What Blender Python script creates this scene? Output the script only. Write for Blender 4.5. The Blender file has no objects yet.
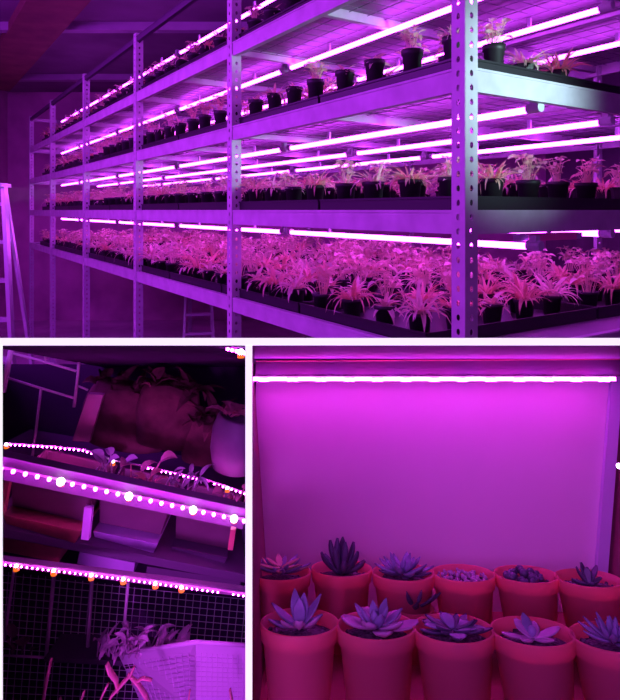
import bpy, math, random
from mathutils import Vector, Matrix, noise
R = math.radians
rnd = random.Random(7)
COL = bpy.context.scene.collection
HC, F, CX, HY = 2.15, 610.0, 310.0, 210.0      # eye height, focal length in pixels, horizon of the level camera


def P(px, py, Y):
    """point at depth Y (metres) that stands where the photo shows it"""
    return Vector(((px - CX) / F * Y, Y, HC - (py - HY) / F * Y))

# ---------------------------------------------------------------- materials


def mat(name, col, rough=0.6, metal=0.0, emit=None, strength=0.0, noise_scale=0, noise_amt=0.15, trans=0.0, bump=0.0, spec=0.5):
    m = bpy.data.materials.new(name)
    m.use_nodes = True
    nt = m.node_tree
    b = nt.nodes['Principled BSDF']
    b.inputs['Base Color'].default_value = (*col, 1)
    b.inputs['Roughness'].default_value = rough
    b.inputs['Metallic'].default_value = metal
    b.inputs['Specular IOR Level'].default_value = spec
    if emit:
        b.inputs['Emission Color'].default_value = (*emit, 1)
        b.inputs['Emission Strength'].default_value = strength
    if trans:
        b.inputs['Subsurface Weight'].default_value = trans
        b.inputs['Subsurface Radius'].default_value = (.01, .006, .006)
    if noise_scale:
        tc = nt.nodes.new('ShaderNodeTexCoord')
        n = nt.nodes.new('ShaderNodeTexNoise')
        n.inputs['Scale'].default_value = noise_scale
        n.inputs['Detail'].default_value = 4
        nt.links.new(tc.outputs['Object'], n.inputs['Vector'])
        r = nt.nodes.new('ShaderNodeValToRGB')
        r.color_ramp.elements[0].position = .3
        r.color_ramp.elements[1].position = .7
        r.color_ramp.elements[0].color = (*[c * (1 - noise_amt) for c in col], 1)
        r.color_ramp.elements[1].color = (*[min(1, c * (1 + noise_amt)) for c in col], 1)
        nt.links.new(n.outputs['Fac'], r.inputs['Fac'])
        nt.links.new(r.outputs['Color'], b.inputs['Base Color'])
        if bump:
            bp = nt.nodes.new('ShaderNodeBump')
            bp.inputs['Strength'].default_value = bump
            bp.inputs['Distance'].default_value = .01
            nt.links.new(n.outputs['Fac'], bp.inputs['Height'])
            nt.links.new(bp.outputs['Normal'], b.inputs['Normal'])
    return m


M = {
    'galv': mat('galvanised steel', (.60, .57, .62), .6, .1, noise_scale=9, noise_amt=.12, spec=.3),
    'shadedsteel': mat('steel darkened as backlit', (.10, .07, .11), .6, .2),  # top long rails only: colour darkened to look backlit from below
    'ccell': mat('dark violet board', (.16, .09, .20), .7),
    'pinkbox': mat('pink plastic', (.85, .25, .45), .5),
    'deck': mat('shelf plate', (.30, .25, .30), .5, .2, noise_scale=3, noise_amt=.12),
    'wire': mat('deck wire', (.22, .2, .24), .5, .3),
    'tray': mat('black tray plastic', (.02, .016, .022), .45),
    'pot': mat('black pot plastic', (.02, .015, .02), .5),
    'soil': mat('dark soil', (.05, .032, .03), .95, noise_scale=300, noise_amt=.7, bump=.6),
    'leafA': mat('pale seedling leaf', (.97, .82, .64), .5, noise_scale=25, noise_amt=.2),
    'leafB': mat('reddish seedling leaf', (.96, .64, .46), .5, noise_scale=25, noise_amt=.25),
    'tube': mat('lit grow tube', (.9, .9, .9), .4, emit=(.60, .046, .96), strength=23.0),
    'cap': mat('tube end cap', (.55, .6, .62), .4),
    'wall': mat('dark painted wall', (.62, .32, .50), .85, noise_scale=1.5, noise_amt=.25),
    'wallside': mat('concrete side wall', (.2, .16, .2), .9, noise_scale=2, noise_amt=.2),
    'ceil': mat('dark ceiling board', (.20, .14, .20), .9, noise_scale=1, noise_amt=.25),
    'ceilbeam': mat('painted ceiling beam', (.34, .28, .36), .7, noise_scale=3, noise_amt=.1),
    'brownbeam': mat('brown timber', (.2, .09, .07), .8, noise_scale=4, noise_amt=.2),
    'floor': mat('concrete floor', (.75, .6, .68), .6, noise_scale=1.5, noise_amt=.2),
    'alu': mat('ladder aluminium', (.75, .75, .78), .35, .4),
    'white': mat('white cabinet board', (.78, .76, .78), .6),
    'edge': mat('self-lit white edge', (.9, .9, .9), .5, emit=(.96, .97, .96), strength=.86),  # added divider strips emit their own white instead of being lit
    'cwall': mat('pale cabinet lining', (.80, .70, .74), .65, noise_scale=2.5, noise_amt=.05),
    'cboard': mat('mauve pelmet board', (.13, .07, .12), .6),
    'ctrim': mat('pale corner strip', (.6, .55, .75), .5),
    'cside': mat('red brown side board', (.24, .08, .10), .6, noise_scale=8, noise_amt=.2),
    'ctable': mat('red cloth shelf', (.40, .07, .09), .8, noise_scale=20, noise_amt=.15),
    'terra': mat('orange red pot', (.92, .30, .36), .5, noise_scale=12, noise_amt=.05),
    'grit': mat('soil grit', (.13, .10, .13), .9, noise_scale=260, noise_amt=.9),
    'succ_pale': mat('pale grey green leaf', (.62, .50, .50), .45, noise_scale=40, noise_amt=.2),
    'succ_mauve': mat('mauve succulent leaf', (.55, .38, .55), .45, noise_scale=40, noise_amt=.2),
    'succ_grey': mat('blue grey succulent leaf', (.30, .32, .48), .45, noise_scale=40, noise_amt=.25),
    'succ_dark': mat('dark succulent leaf', (.10, .10, .16), .4, noise_scale=40, noise_amt=.3),
    'succ_cream': mat('cream edged leaf', (.85, .62, .42), .5, noise_scale=40, noise_amt=.2),
    'bwall': mat('black cabinet lining', (.08, .022, .11), .95, spec=.1),
    'brail': mat('painted shelf rail', (.20, .13, .22), .5, noise_scale=15, noise_amt=.2),
    'bpipe': mat('pale pipe', (.9, .75, .9), .4),
    'bdark': mat('dark shelf board', (.10, .05, .12), .7),
    'bplant': mat('brown planter plastic', (.16, .07, .12), .6, noise_scale=12, noise_amt=.2),
    'bred': mat('terracotta red plastic', (.52, .13, .14), .6, noise_scale=12, noise_amt=.25),
    'bpurp': mat('lilac plastic', (.42, .26, .55), .6, noise_scale=12, noise_amt=.2),
    'bbag': mat('brown felt bag', (.13, .04, .05), .95, noise_scale=25, noise_amt=.35, bump=.5),
    'bbask': mat('white plastic basket', (.70, .56, .78), .5),
    'bwire': mat('thin mesh wire', (.80, .70, .90), .4),
    'bleaf': mat('red tinted leaf', (.75, .30, .38), .5, noise_scale=20, noise_amt=.3),
    'bleaf2': mat('lilac tinted leaf', (.62, .42, .60), .5, noise_scale=20, noise_amt=.3),
    'bwood': mat('mauve plank', (.40, .20, .28), .7, noise_scale=15, noise_amt=.2),
    'ltape': mat('strip tape', (.6, .45, .6), .5),
    'dio': mat('pink diode', (.9, .9, .9), .4, emit=(1, .05, .80), strength=80.0),
    'dioB': mat('magenta diode', (.9, .9, .9), .4, emit=(.85, .04, 1.0), strength=62.0),
    'dioBig': mat('hot diode', (.9, .9, .9), .4, emit=(.85, .45, 1.0), strength=16.0),
    'orange': mat('orange halo glow', (.9, .3, .05), .4, emit=(1.0, .20, .01), strength=.9),
    'dioC': mat('cabinet pink diode', (.9, .9, .9), .4, emit=(.85, .033, .93), strength=52.0),
    'dioC2': mat('cabinet violet diode', (.9, .9, .9), .4, emit=(.70, .04, 1.0), strength=52.0),
}

def add_translucency(m, col, fac):
    nt = m.node_tree; b = nt.nodes['Principled BSDF']; out = nt.nodes['Material Output']
    t = nt.nodes.new('ShaderNodeBsdfTranslucent'); t.inputs['Color'].default_value = (*col, 1)
    mx = nt.nodes.new('ShaderNodeMixShader'); mx.inputs[0].default_value = fac
    nt.links.new(b.outputs[0], mx.inputs[1]); nt.links.new(t.outputs[0], mx.inputs[2]); nt.links.new(mx.outputs[0], out.inputs['Surface'])


add_translucency(M['terra'], (1, .5, .30), .5)
add_translucency(M['leafA'], (.98, .7, .5), .35)
add_translucency(M['leafB'], (.98, .5, .35), .35)
# ---------------------------------------------------------------- mesh helper


class MB:
    def __init__(s): s.v = []; s.f = []

    def hexa(s, p):            # 4 bottom (ccw) then 4 top points
        n = len(s.v); s.v += [tuple(q) for q in p]
        s.f += [tuple(n + i for i in q) for q in ((0, 3, 2, 1), (4, 5, 6, 7), (0, 1, 5, 4), (1, 2, 6, 5), (2, 3, 7, 6), (3, 0, 4, 7))]
        return s

    def box(s, x0, x1, y0, y1, z0, z1):
        return s.hexa([(x0, y0, z0), (x1, y0, z0), (x1, y1, z0), (x0, y1, z0), (x0, y0, z1), (x1, y0, z1), (x1, y1, z1), (x0, y1, z1)])

    def tube(s, pts, r, n=6, cap=True, flat=1.0):
        pts = [Vector(p) for p in pts]
        rs = r if isinstance(r, (list, tuple)) else [r] * len(pts)
        b = len(s.v); pu = None
        for i, p in enumerate(pts):
            t = (pts[min(i + 1, len(pts) - 1)] - pts[max(i - 1, 0)]).normalized()
            if pu is None:
                a = Vector((0, 0, 1)) if abs(t.z) < .9 else Vector((1, 0, 0))
                pu = t.cross(a).normalized()
            else:
                pu = (pu - t * pu.dot(t)).normalized()
            w = t.cross(pu)
            for k in range(n):
                a = 2 * math.pi * k / n
                s.v.append(tuple(p + pu * math.cos(a) * rs[i] + w * math.sin(a) * rs[i] * flat))
        for i in range(len(pts) - 1):
            for k in range(n):
                k2 = (k + 1) % n
                s.f.append((b + i * n + k, b + i * n + k2, b + (i + 1) * n + k2, b + (i + 1) * n + k))
        if cap:
            s.f.append(tuple(b + k for k in range(n))[::-1])
            s.f.append(tuple(b + (len(pts) - 1) * n + k for k in range(n)))
        return s

    def lathe(s, prof, n=24, sx=1, sy=1, c=(0, 0, 0), closed=False):
        b = len(s.v)
        for (r, z) in prof:
            for k in range(n):
                a = 2 * math.pi * k / n
                s.v.append((c[0] + r * math.cos(a) * sx, c[1] + r * math.sin(a) * sy, c[2] + z))
        for i in range(len(prof) - 1):
            for k in range(n):
                k2 = (k + 1) % n
                s.f.append((b + i * n + k, b + i * n + k2, b + (i + 1) * n + k2, b + (i + 1) * n + k))
        s.f.append(tuple(b + k for k in range(n))[::-1])
        s.f.append(tuple(b + (len(prof) - 1) * n + k for k in range(n)))
        return s

    def blade(s, base, az, el, L, W, droop=.6, segs=4, tw=0.0, th=.0008):
        """thin curved leaf with a folded midrib and a little thickness at the rib"""
        base = Vector(base); b = len(s.v)
        d = Vector((math.cos(az), math.sin(az), 0)); side = Vector((-math.sin(az), math.cos(az), 0))
        side = (side + Vector((0, 0, tw))).normalized()
        p = base.copy(); e = el
        for i in range(segs + 1):
            t = i / segs
            w = W * math.sin(math.pi * min(1, .12 + .88 * t) ** .8) * .5 + .0006
            up = Vector((0, 0, 1)) * w * .35
            s.v += [tuple(p + side * w + up), tuple(p), tuple(p - side * w + up)]
            e -= droop / segs
            p = p + (d * math.cos(e) + Vector((0, 0, 1)) * math.sin(e)) * (L / segs)
        for i in range(segs):
            q = b + i * 3
            s.f += [(q, q + 1, q + 4, q + 3), (q + 1, q + 2, q + 5, q + 4)]
        return s

    def fleshy(s, base, az, el, L, W, T, curl=.5, segs=7, n=8, tip=.12, wide=.62):
        base = Vector(base); b = len(s.v)
        d = Vector((math.cos(az), math.sin(az), 0)); side = Vector((-math.sin(az), math.cos(az), 0)); up = Vector((0, 0, 1))
        p = base.copy(); e = el
        for i in range(segs + 1):
            t = i / segs
            if t < wide: w = .35 + .65 * math.sin(t / wide * math.pi / 2)
            else: w = tip + (1 - tip) * math.cos((t - wide) / (1 - wide) * math.pi / 2)
            dr = d * math.cos(e) + up * math.sin(e); nn = up * math.cos(e) - d * math.sin(e)
            for k in range(n):
                a = 2 * math.pi * k / n
                zz = math.sin(a)
                s.v.append(tuple(p + side * math.cos(a) * W * .5 * w + nn * (zz * T * .5 * (w if zz < 0 else w * .45) + abs(math.cos(a)) * T * .25)))
            p = p + dr * (L / segs); e += curl / segs
        for i in range(segs):
            for k in range(n):
                k2 = (k + 1) % n
                s.f.append((b + i * n + k, b + i * n + k2, b + (i + 1) * n + k2, b + (i + 1) * n + k))
        s.f.append(tuple(b + k for k in range(n))[::-1]); s.f.append(tuple(b + segs * n + k for k in range(n)))
        return s

    def blob(s, c, r, sx=1, sy=1, sz=1, amp=0.0, fr=20, nu=14, nv=8):
        b = len(s.v); c = Vector(c)
        for j in range(nv + 1):
            ph = math.pi * j / nv
            for i in range(nu):
                a = 2 * math.pi * i / nu
                q = Vector((math.sin(ph) * math.cos(a), math.sin(ph) * math.sin(a), -math.cos(ph)))
                k = 1 + amp * noise.noise(q * fr * .1 + c * 31)
                s.v.append(tuple(c + Vector((q.x * sx, q.y * sy, q.z * sz)) * r * k))
        for j in range(nv):
            for i in range(nu):
                i2 = (i + 1) % nu
                s.f.append((b + j * nu + i, b + j * nu + i2, b + (j + 1) * nu + i2, b + (j + 1) * nu + i))
        return s

    def mesh(s, name, m, smooth=False):
        me = bpy.data.meshes.new(name)
        me.from_pydata(s.v, [], s.f); me.validate()
        me.materials.append(M[m] if isinstance(m, str) else m)
        if smooth:
            me.polygons.foreach_set('use_smooth', [True] * len(me.polygons))
        me.update()
        return me

    def build(s, name, m, parent=None, smooth=False, bevel=0, solid=0):
        o = bpy.data.objects.new(name, s.mesh(name, m, smooth)); COL.objects.link(o)
        if parent: o.parent = parent
        if solid:
            md = o.modifiers.new('thickness', 'SOLIDIFY'); md.thickness = solid; md.offset = 0
        if bevel:
            md = o.modifiers.new('bevel', 'BEVEL'); md.width = bevel; md.segments = 2; md.limit_method = 'ANGLE'
        return o


def tag(o, label=None, cat=None, group=None, kind=None):
    if label: o['label'] = label
    if cat: o['category'] = cat
    if group: o['group'] = group
    if kind: o['kind'] = kind
    return o


def empty(name, loc=(0, 0, 0), rot=None, label=None, cat=None, group=None):
    o = bpy.data.objects.new(name, None); COL.objects.link(o)
    o.empty_display_size = .05
    m = Matrix.Translation(Vector(loc))
    if rot is not None: m = m @ (rot.to_4x4() if isinstance(rot, Matrix) else Matrix.Rotation(rot, 4, 'Z'))
    o.matrix_world = m
    return tag(o, label, cat, group)


def copy_tree(o, parent=None):
    c = o.copy(); COL.objects.link(c)
    if parent: c.parent = parent
    for ch in o.children: copy_tree(ch, c)
    return c


def put(name, mb, m, label, cat, loc=(0, 0, 0), rot=None, group=None, **k):
    o = mb.build(name, m, **k)
    mm = Matrix.Translation(Vector(loc))
    if rot is not None: mm = mm @ (rot.to_4x4() if isinstance(rot, Matrix) else Matrix.Rotation(rot, 4, 'Z'))
    o.matrix_world = mm
    return tag(o, label, cat, group)


def struct(name, mb, m, label, **k):
    return tag(mb.build(name, m, **k), label, None, None, 'structure')

# ================================================================ the growing room
X0, X1, Y0, Y1, ZC = -5.9, 4.6, -1.2, 11.9, 4.45
struct('floor', MB().box(X0, X1, Y0, Y1, -.1, 0), 'floor', 'grey concrete floor of the growing room under the long rack')
struct('ceiling', MB().box(X0, X1, Y0, Y1, ZC, ZC + .1), 'ceil', 'dark boarded ceiling above the long rack')
struct('wall_back', MB().box(X0, X1, Y1, Y1 + .1, 0, ZC), 'wall', 'dark reddish wall at the far end of the growing room')
struct('wall_left', MB().box(X0 - .1, X0, Y0, Y1, 0, ZC), 'wall', 'dark wall on the left of the growing room')
struct('wall_right', MB().box(X1, X1 + .1, Y0, Y1, 0, ZC), 'wallside', 'dark wall behind the long rack on the right')
struct('wall_front', MB().box(X0, X1, Y0 - .1, Y0, 0, ZC), 'wallside', 'wall behind the viewer')
# roof beams running across under the ceiling
for i, (yy, w) in enumerate(((7.45, .14), (10.3, .17))):
    struct('trim_%d' % (i + 1), MB().box(X0, X1, yy, yy + w, ZC - .1, ZC), 'ceilbeam', 'pale roof beam crossing the ceiling above the rack')
a, b = P(60, 0, 6.3), P(4, 72, 9.8)
a.z = b.z = ZC - .12
dv = (b - a).normalized(); sd = Vector((-dv.y, dv.x, 0)) * .28
a2 = a - dv * 4; b2 = b + dv * 1.5
m = MB().hexa([a2 - sd, a2 + sd, b2 + sd, b2 - sd] + [q + Vector((0, 0, .12)) for q in (a2 - sd, a2 + sd, b2 + sd, b2 - sd)])
struct('trim_3', m, 'brownbeam', 'broad dark brown timber under the ceiling at the upper left')

# ================================================================ the long rack
PHI = math.atan2(400, 610)
O = Vector((.534, 2.1, 0))
RR = Matrix.Rotation(PHI, 4, 'Z')


def RK(t, s, z): return O + (RR @ Vector((t, s, z)))


TW = 2.36; SL = 9.2
LV = [1.63, 2.15, 2.65, 3.15, 3.625]
rack = empty('storage_rack', O, PHI, 'long galvanised steel grow rack with perforated posts carrying tiers of seedlings', 'rack')
BH = .085


def post_mesh(flip_t, flip_s, H, holes=True):
    """slotted angle: two perforated faces meeting in a corner"""
    m = MB(); W = .062; pitch = .05
    n = int(H / pitch)
    for face in range(2):
        def pt(a, z): return (0, a * flip_s, z) if face == 0 else (a * flip_t, 0, z)
        for i in range(n):
            z0, z1 = i * pitch, (i + 1) * pitch
            zc = (z0 + z1) / 2; c = W / 2
            out = [(0, z0), (c, z0), (W, z0), (W, zc), (W, z1), (c, z1), (0, z1), (0, zc)]
            hr = .0085; hz = .011
            inn = [(c - hr * .75, zc - hz * .75), (c, zc - hz), (c + hr * .75, zc - hz * .75), (c + hr, zc), (c + hr * .75, zc + hz * .75), (c, zc + hz * 1.1), (c - hr * .75, zc + hz * .75), (c - hr, zc)]
            b = len(m.v)
            m.v += [pt(*q) for q in out] + [pt(*q) for q in inn]
            for k in range(8):
                k2 = (k + 1) % 8
                m.f.append((b + k, b + k2, b + 8 + k2, b + 8 + k))
    return m


HP = 3.65
spost = [0, 1.82, 3.66, 5.5, 7.4, 9.14]
pm = post_mesh(1, 1, HP).mesh('post', 'galv')
pmb = post_mesh(-1, 1, HP).mesh('post', 'galv')
for s_ in spost:
    o = bpy.data.objects.new('post', pm); COL.objects.link(o); o.parent = rack; o.location = (0, s_, 0)
    md = o.modifiers.new('t', 'SOLIDIFY'); md.thickness = .0025; md.offset = 0
for s_ in [0, .93, 2.79, 4.55, 6.4, 8.2]:
    o = bpy.data.objects.new('post', pmb); COL.objects.link(o); o.parent = rack; o.location = (TW, s_, 0)
    md = o.modifiers.new('t', 'SOLIDIFY'); md.thickness = .0025; md.offset = 0
for li, z in enumerate(LV):
    bh = BH if li < 4 else .05
    # long beams: channel with small lips
    for (t0, sg) in ((.006, 1), (TW - .006, -1)):
        m = MB(); e = t0 + sg * .003; g = t0 + sg * .032
        m.box(min(t0, e), max(t0, e), .004, SL, z - bh, z)
        m.box(min(e, g), max(e, g), .004, SL, z - .003, z)
        m.box(min(e, g), max(e, g), .004, SL, z - bh, z - bh + .003)
        m.box(min(t0 - sg * .004, t0), max(t0 - sg * .004, t0), .004, SL, z - .010, z - .004)
        m.build('long_beam', 'galv' if li < 4 else 'shadedsteel', rack)
    for s0 in (.006, SL - .035):
        m = MB().box(.04, TW - .04, s0, s0 + .003, z - bh, z).box(.04, TW - .04, s0 + .003, s0 + .03, z - .003, z)
        m.box(.04, TW - .04, s0 + .003, s0 + .03, z - bh, z - bh + .003).box(.04, TW - .04, s0 - .004, s0, z - .010, z - .004)
        m.build('end_beam', 'galv', rack)
    if li < 4:
        for i in range(5):
            a0 = spost[i] + .04; a1 = spost[i + 1] + .03
            MB().box(.042, TW - .042, a0, a1, z - .014, z - .008).build('deck_panel', 'deck', rack)
        for i in range(9):
            sc = .95 + i * .92
            MB().box(.04, TW - .04, sc, sc + .035, z - .06, z - .0145).build('cross_bar', 'galv', rack)
    if li >= 1 and li < 4:
        m = MB()
        for k in range(20):
            t_ = .1 + k * .115
            m.tube([(t_, .06, z - .022), (t_, SL - .06, z - .022)], .0021, 4)
        for k in range(92):
            s_ = .08 + k * .0985
            m.tube([(.05, s_, z - .028), (TW - .05, s_, z - .028)], .0021, 4)
        m.build('wire_deck', 'wire', rack)

# ---- grow tubes
tp = empty('grow_light_tube', (0, 0, 0), 0)
TL = 1.86
MB().tube([(0, .025, 0), (0, TL - .025, 0)], .0135, 10).build('tube', 'tube', tp, smooth=True)
cm = MB()
cap1 = MB().tube([(0, -.035, .004), (0, .028, .004)], .021, 12).box(-.014, .014, -.02, .012, 0, .045).build('end_cap', 'cap', tp, bevel=.003)
MB().tube([(0, TL - .028, .004), (0, TL + .005, .004)], .018, 10).build('end_cap', 'cap', tp)
for hy in (.4, 1.4): MB().box(-.006, .006, hy, hy + .02, .012, .06).build('hanger', 'cap', tp)
tiers = [('', 'lower tier', 2.005), ('', 'middle tier', 2.55), ('', 'upper tier', 3.07), ('', 'top tier', 3.585)]
rows = [('front', .467, .07), ('middle', 1.05, .12), ('back', 1.68, .02)]
ordn = ['nearest', 'second', 'third', 'fourth', 'farthest']
ti = 0
for lname, nm, z in tiers:
    for rn, t_, s0 in rows:
        if nm == 'lower tier' and rn != 'front': z = 2.04
        if nm == 'top tier' and rn != 'front': continue
        for k in range(5):
            if k == 4 and nm == 'top tier': pass
            o = tp if ti == 0 else copy_tree(tp)
            o.matrix_world = Matrix.Translation(RK(t_, s0 + k * 1.93, z)) @ RR @ Matrix.Diagonal((1, .68 if k == 4 else 1, 1, 1))
            tag(o, 'pink glowing grow light tube, %s in the %s row of the %s' % (ordn[k], rn, nm), 'grow light', 'grow light tubes under the rack shelves')
            ti += 1
lf = empty('light_driver', RK(.64, .1, 2.038), PHI, 'pink light driver box with grey ends under the middle end beam', 'fixture')
MB().box(-.16, .16, 0, .05, -.014, .016).build('housing', 'pinkbox', lf, bevel=.002)
MB().box(-.205, -.16, .004, .046, -.012, .014).build('end_piece', 'cap', lf, bevel=.002)
MB().box(.16, .205, .004, .046, -.012, .014).build('end_piece', 'cap', lf, bevel=.002)
MB().box(-.01, .01, .02, .03, .016, .025).build('clip', 'cap', lf)
# wiring conduit beneath shelves
for z, tt, w in ((3.1, 1.3, 'upper'), (2.58, .76, 'middle')):
    m = MB().box(-.02, .02, 0, 8.0, 0, .02)
    put('light_rail', m, 'galv', 'thin metal light rail hung between the tubes of the %s tier' % w, 'rail', RK(tt, .1, z), PHI)

# ---- trays
trm = MB(); TA, TB = 1.12, .90
trm.box(0, TA, 0, TB, 0, .004)
for (a, b, c, d) in ((0, TA, 0, .005), (0, TA, TB - .005, TB), (0, .005, .005, TB - .005), (TA - .005, TA, .005, TB - .005)):
    trm.box(a, b, c, d, .004, .058)
trm.box(-.006, TA + .006, -.006, .0, .05, .058).box(-.006, 0, -.006, TB, .05, .058)
trme = trm.mesh('seedling_tray', 'tray')
snames = ['lowest shelf', 'middle shelf', 'upper shelf', 'top shelf']
rown = ['first', 'second', 'third', 'fourth', 'fifth', 'sixth', 'seventh', 'eighth', 'ninth', 'tenth', 'eleventh', 'twelfth']
SOFF = [.24, .06, .06, .06]
for li in range(4):
    for j in range(9):
        for k in range(2):
            if li == 3 and k == 1: continue
            if SOFF[li] + .92 * j + TB > 9.0: continue
            o = bpy.data.objects.new('seedling_tray', trme); COL.objects.link(o)
            o.matrix_world = Matrix.Translation(RK(.05 + k * 1.14, SOFF[li] + .92 * j, LV[li] - .0075)) @ RR
            tag(o, 'black pot tray on the %s, %s line, %s from near end' % (snames[li], ('front', 'back')[k], rown[j]), 'tray', 'black trays on the rack')

# ---- potted seedlings: a few kinds, then copies
POTH = .112
def pot_mb():
    return MB().lathe([(.030, 0), (.034, 0), (.0445, .095), (.050, .097), (.0505, POTH), (.046, POTH), (.043, .097)], 14)


def soil_mb(): return MB().lathe([(.03, .085), (.0425, .0975), (.02, .101), (.002, .102)], 14)


def seedling_mb(r, kind):
    m = MB()
    if kind == 0:      # tangle of long leaves
        for i in range(44):
            az = r.uniform(0, 6.28); q = r.uniform(0, .028)
            m.blade((q * math.cos(az), q * math.sin(az), .1), az + r.uniform(-.5, .5), r.uniform(.9, 1.5), r.uniform(.06, .14), r.uniform(.007, .018), r.uniform(.6, 2.6), 5, r.uniform(-.6, .6))
    elif kind == 1:    # round leaves on stems
        for i in range(20):
            az = r.uniform(0, 6.28); h = r.uniform(.05, .13); q = r.uniform(.01, .06)
            top = Vector((q * math.cos(az), q * math.sin(az), .1 + h))
            m.tube([(0.3 * top.x, .3 * top.y, .1), (top.x * .6, top.y * .6, .1 + h * .6), top], .0016, 3, False)
            m.blade(top, az, r.uniform(-.2, .9), r.uniform(.025, .045), r.uniform(.018, .032), r.uniform(.3, 1.4), 4, r.uniform(-.5, .5))
            m.blade(top, az + 2.4, r.uniform(0, .9), r.uniform(.02, .04), r.uniform(.02, .03), .8, 3, r.uniform(-.5, .5))
    else:              # low broad rosette
        for i in range(24):
            az = i * 2.4 + r.uniform(-.3, .3)
            m.blade((0, 0, .1), az, r.uniform(.3, 1.3), r.uniform(.05, .10), r.uniform(.014, .026), r.uniform(.5, 1.6), 4, r.uniform(-.3, .3))
    return m


kinds = []
potme = pot_mb().mesh('pot', 'pot', True); soilme = soil_mb().mesh('soil', 'soil')
variants = []
for q in range(8):
    kd = (0, 1, 0, 2, 1, 0, 2, 1)[q]
    variants.append((seedling_mb(random.Random(40 + q), kd), ('leafA', 'leafB')[q % 3 == 2]))
vme = [v.mesh('seedlings', mm) for v, mm in variants]
spots = []
TROW = [.12, .34, .56, .78, 1.0, 1.28, 1.50, 1.72, 1.94, 2.16]
NR = [10, 7, 4, 1]
for li in range(4):
    for ri in range(NR[li]):
        for i in range(36):
            s_ = SOFF[li] + .115 + .92 * (i // 4) + .2245 * (i % 4)
            if s_ > 8.95: continue
            t_ = TROW[ri]
            w = RK(t_ + rnd.uniform(-.012, .012), s_ + rnd.uniform(-.012, .012), LV[li] - .0035)
            px = CX + F * w.x / w.y
            if px > 660: continue
            vis = w.y + ri * (0, .8, 3.5, 0)[li]      # how large it shows
            spots.append((vis, li, ri, i, w, s_))
spots.sort(key=lambda q: q[0])
KIND = {0: 'leafy seedling in a small black pot', 1: 'leafy seedling in a small black pot'}
proto = empty('potted_seedling', (0, 0, 0), 0)
o = bpy.data.objects.new('pot', potme); COL.objects.link(o); o.parent = proto
o = bpy.data.objects.new('soil', soilme); COL.objects.link(o); o.parent = proto
o = bpy.data.objects.new('seedlings', vme[0]); COL.objects.link(o); o.parent = proto
first = True
NI = 296
for q, (vis, li, ri, i, w, s_) in enumerate(spots[:NI]):
    c = proto if first else copy_tree(proto); first = False
    v = rnd.randrange(8)
    if li == 2: v = (3, 6, 1, 4, 0)[rnd.randrange(5)]
    sc = {0: 1.12, 1: 1.0, 2: .92, 3: .85}[li]
    for ch in c.children:
        pz = {0: 1.0, 1: 1.14, 2: 1.42, 3: 1.2}[li]; pr = .92 if li == 2 else 1
        if not ch.name.startswith('seedlings'): ch.scale = (pr, pr, pz)
        else:
            ch.data = vme[v]
            ch.scale = (1, 1, sc) if li else (1.2, 1.2, 1.3)
            if li: ch.scale = (sc, sc, sc * .92)
            ch.location = (0, 0, .1 * (pz - ch.scale[2]))
    c.matrix_world = Matrix.Translation(w) @ Matrix.Rotation(rnd.uniform(0, 6.28), 4, 'Z')
    rr = ('front row', 'second row', 'third row', 'fourth row', 'fifth row', 'sixth row', 'seventh row', 'eighth row', 'ninth row', 'tenth row')[ri]
    if i < 12: wh = '%s pot from near end' % rown[i]
    else:
        wh = 'beyond the %s post' % ('second' if s_ < 3.66 else 'third' if s_ < 5.5 else 'fourth')
    tag(c, 'black pot of pink seedlings, %s, %s, %s' % (snames[li], rr, wh), 'potted plant', 'potted seedlings on the ' + snames[li])
# the remaining ones, beyond what one can count
pm_, sm_, la, lb = MB(), MB(), MB(), MB()
pb, sb = MB().lathe([(.034, 0), (.0445, .095), (.0505, POTH), (.043, .097)], 8), None
for (vis, li, ri, i, w, s_) in spots[NI:]:
    ang = rnd.uniform(0, 6.28); ca, sa = math.cos(ang), math.sin(ang)
    def addto(dst, src, sc=1.0):
        n = len(dst.v)
        dst.v += [(w.x + (x * ca - y * sa) * sc, w.y + (x * sa + y * ca) * sc, w.z + z) for x, y, z in src.v]
        dst.f += [tuple(n + k for k in f) for f in src.f]
    addto(pm_, pb)
    v, mm = variants[rnd.randrange(8)]
    addto(la if mm == 'leafA' else lb, v, 1.1)
farp = empty('seedling_rows', (spots[-1][4].x, spots[-1][4].y, spots[-1][4].z), 0, 'dense mass of pink-lit seedlings filling the farther rows of the rack', 'plants')
farp['kind'] = 'stuff'
inv = farp.matrix_world.inverted()
for nm, mb, mm in (('pots', pm_, 'pot'), ('pale_foliage', la, 'leafA'), ('red_foliage', lb, 'leafB')):
    mb.v = [(x - farp.location.x, y - farp.location.y, z - farp.location.z) for x, y, z in mb.v]
    o = mb.build(nm, mm, farp); o['kind'] = 'stuff'

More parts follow.
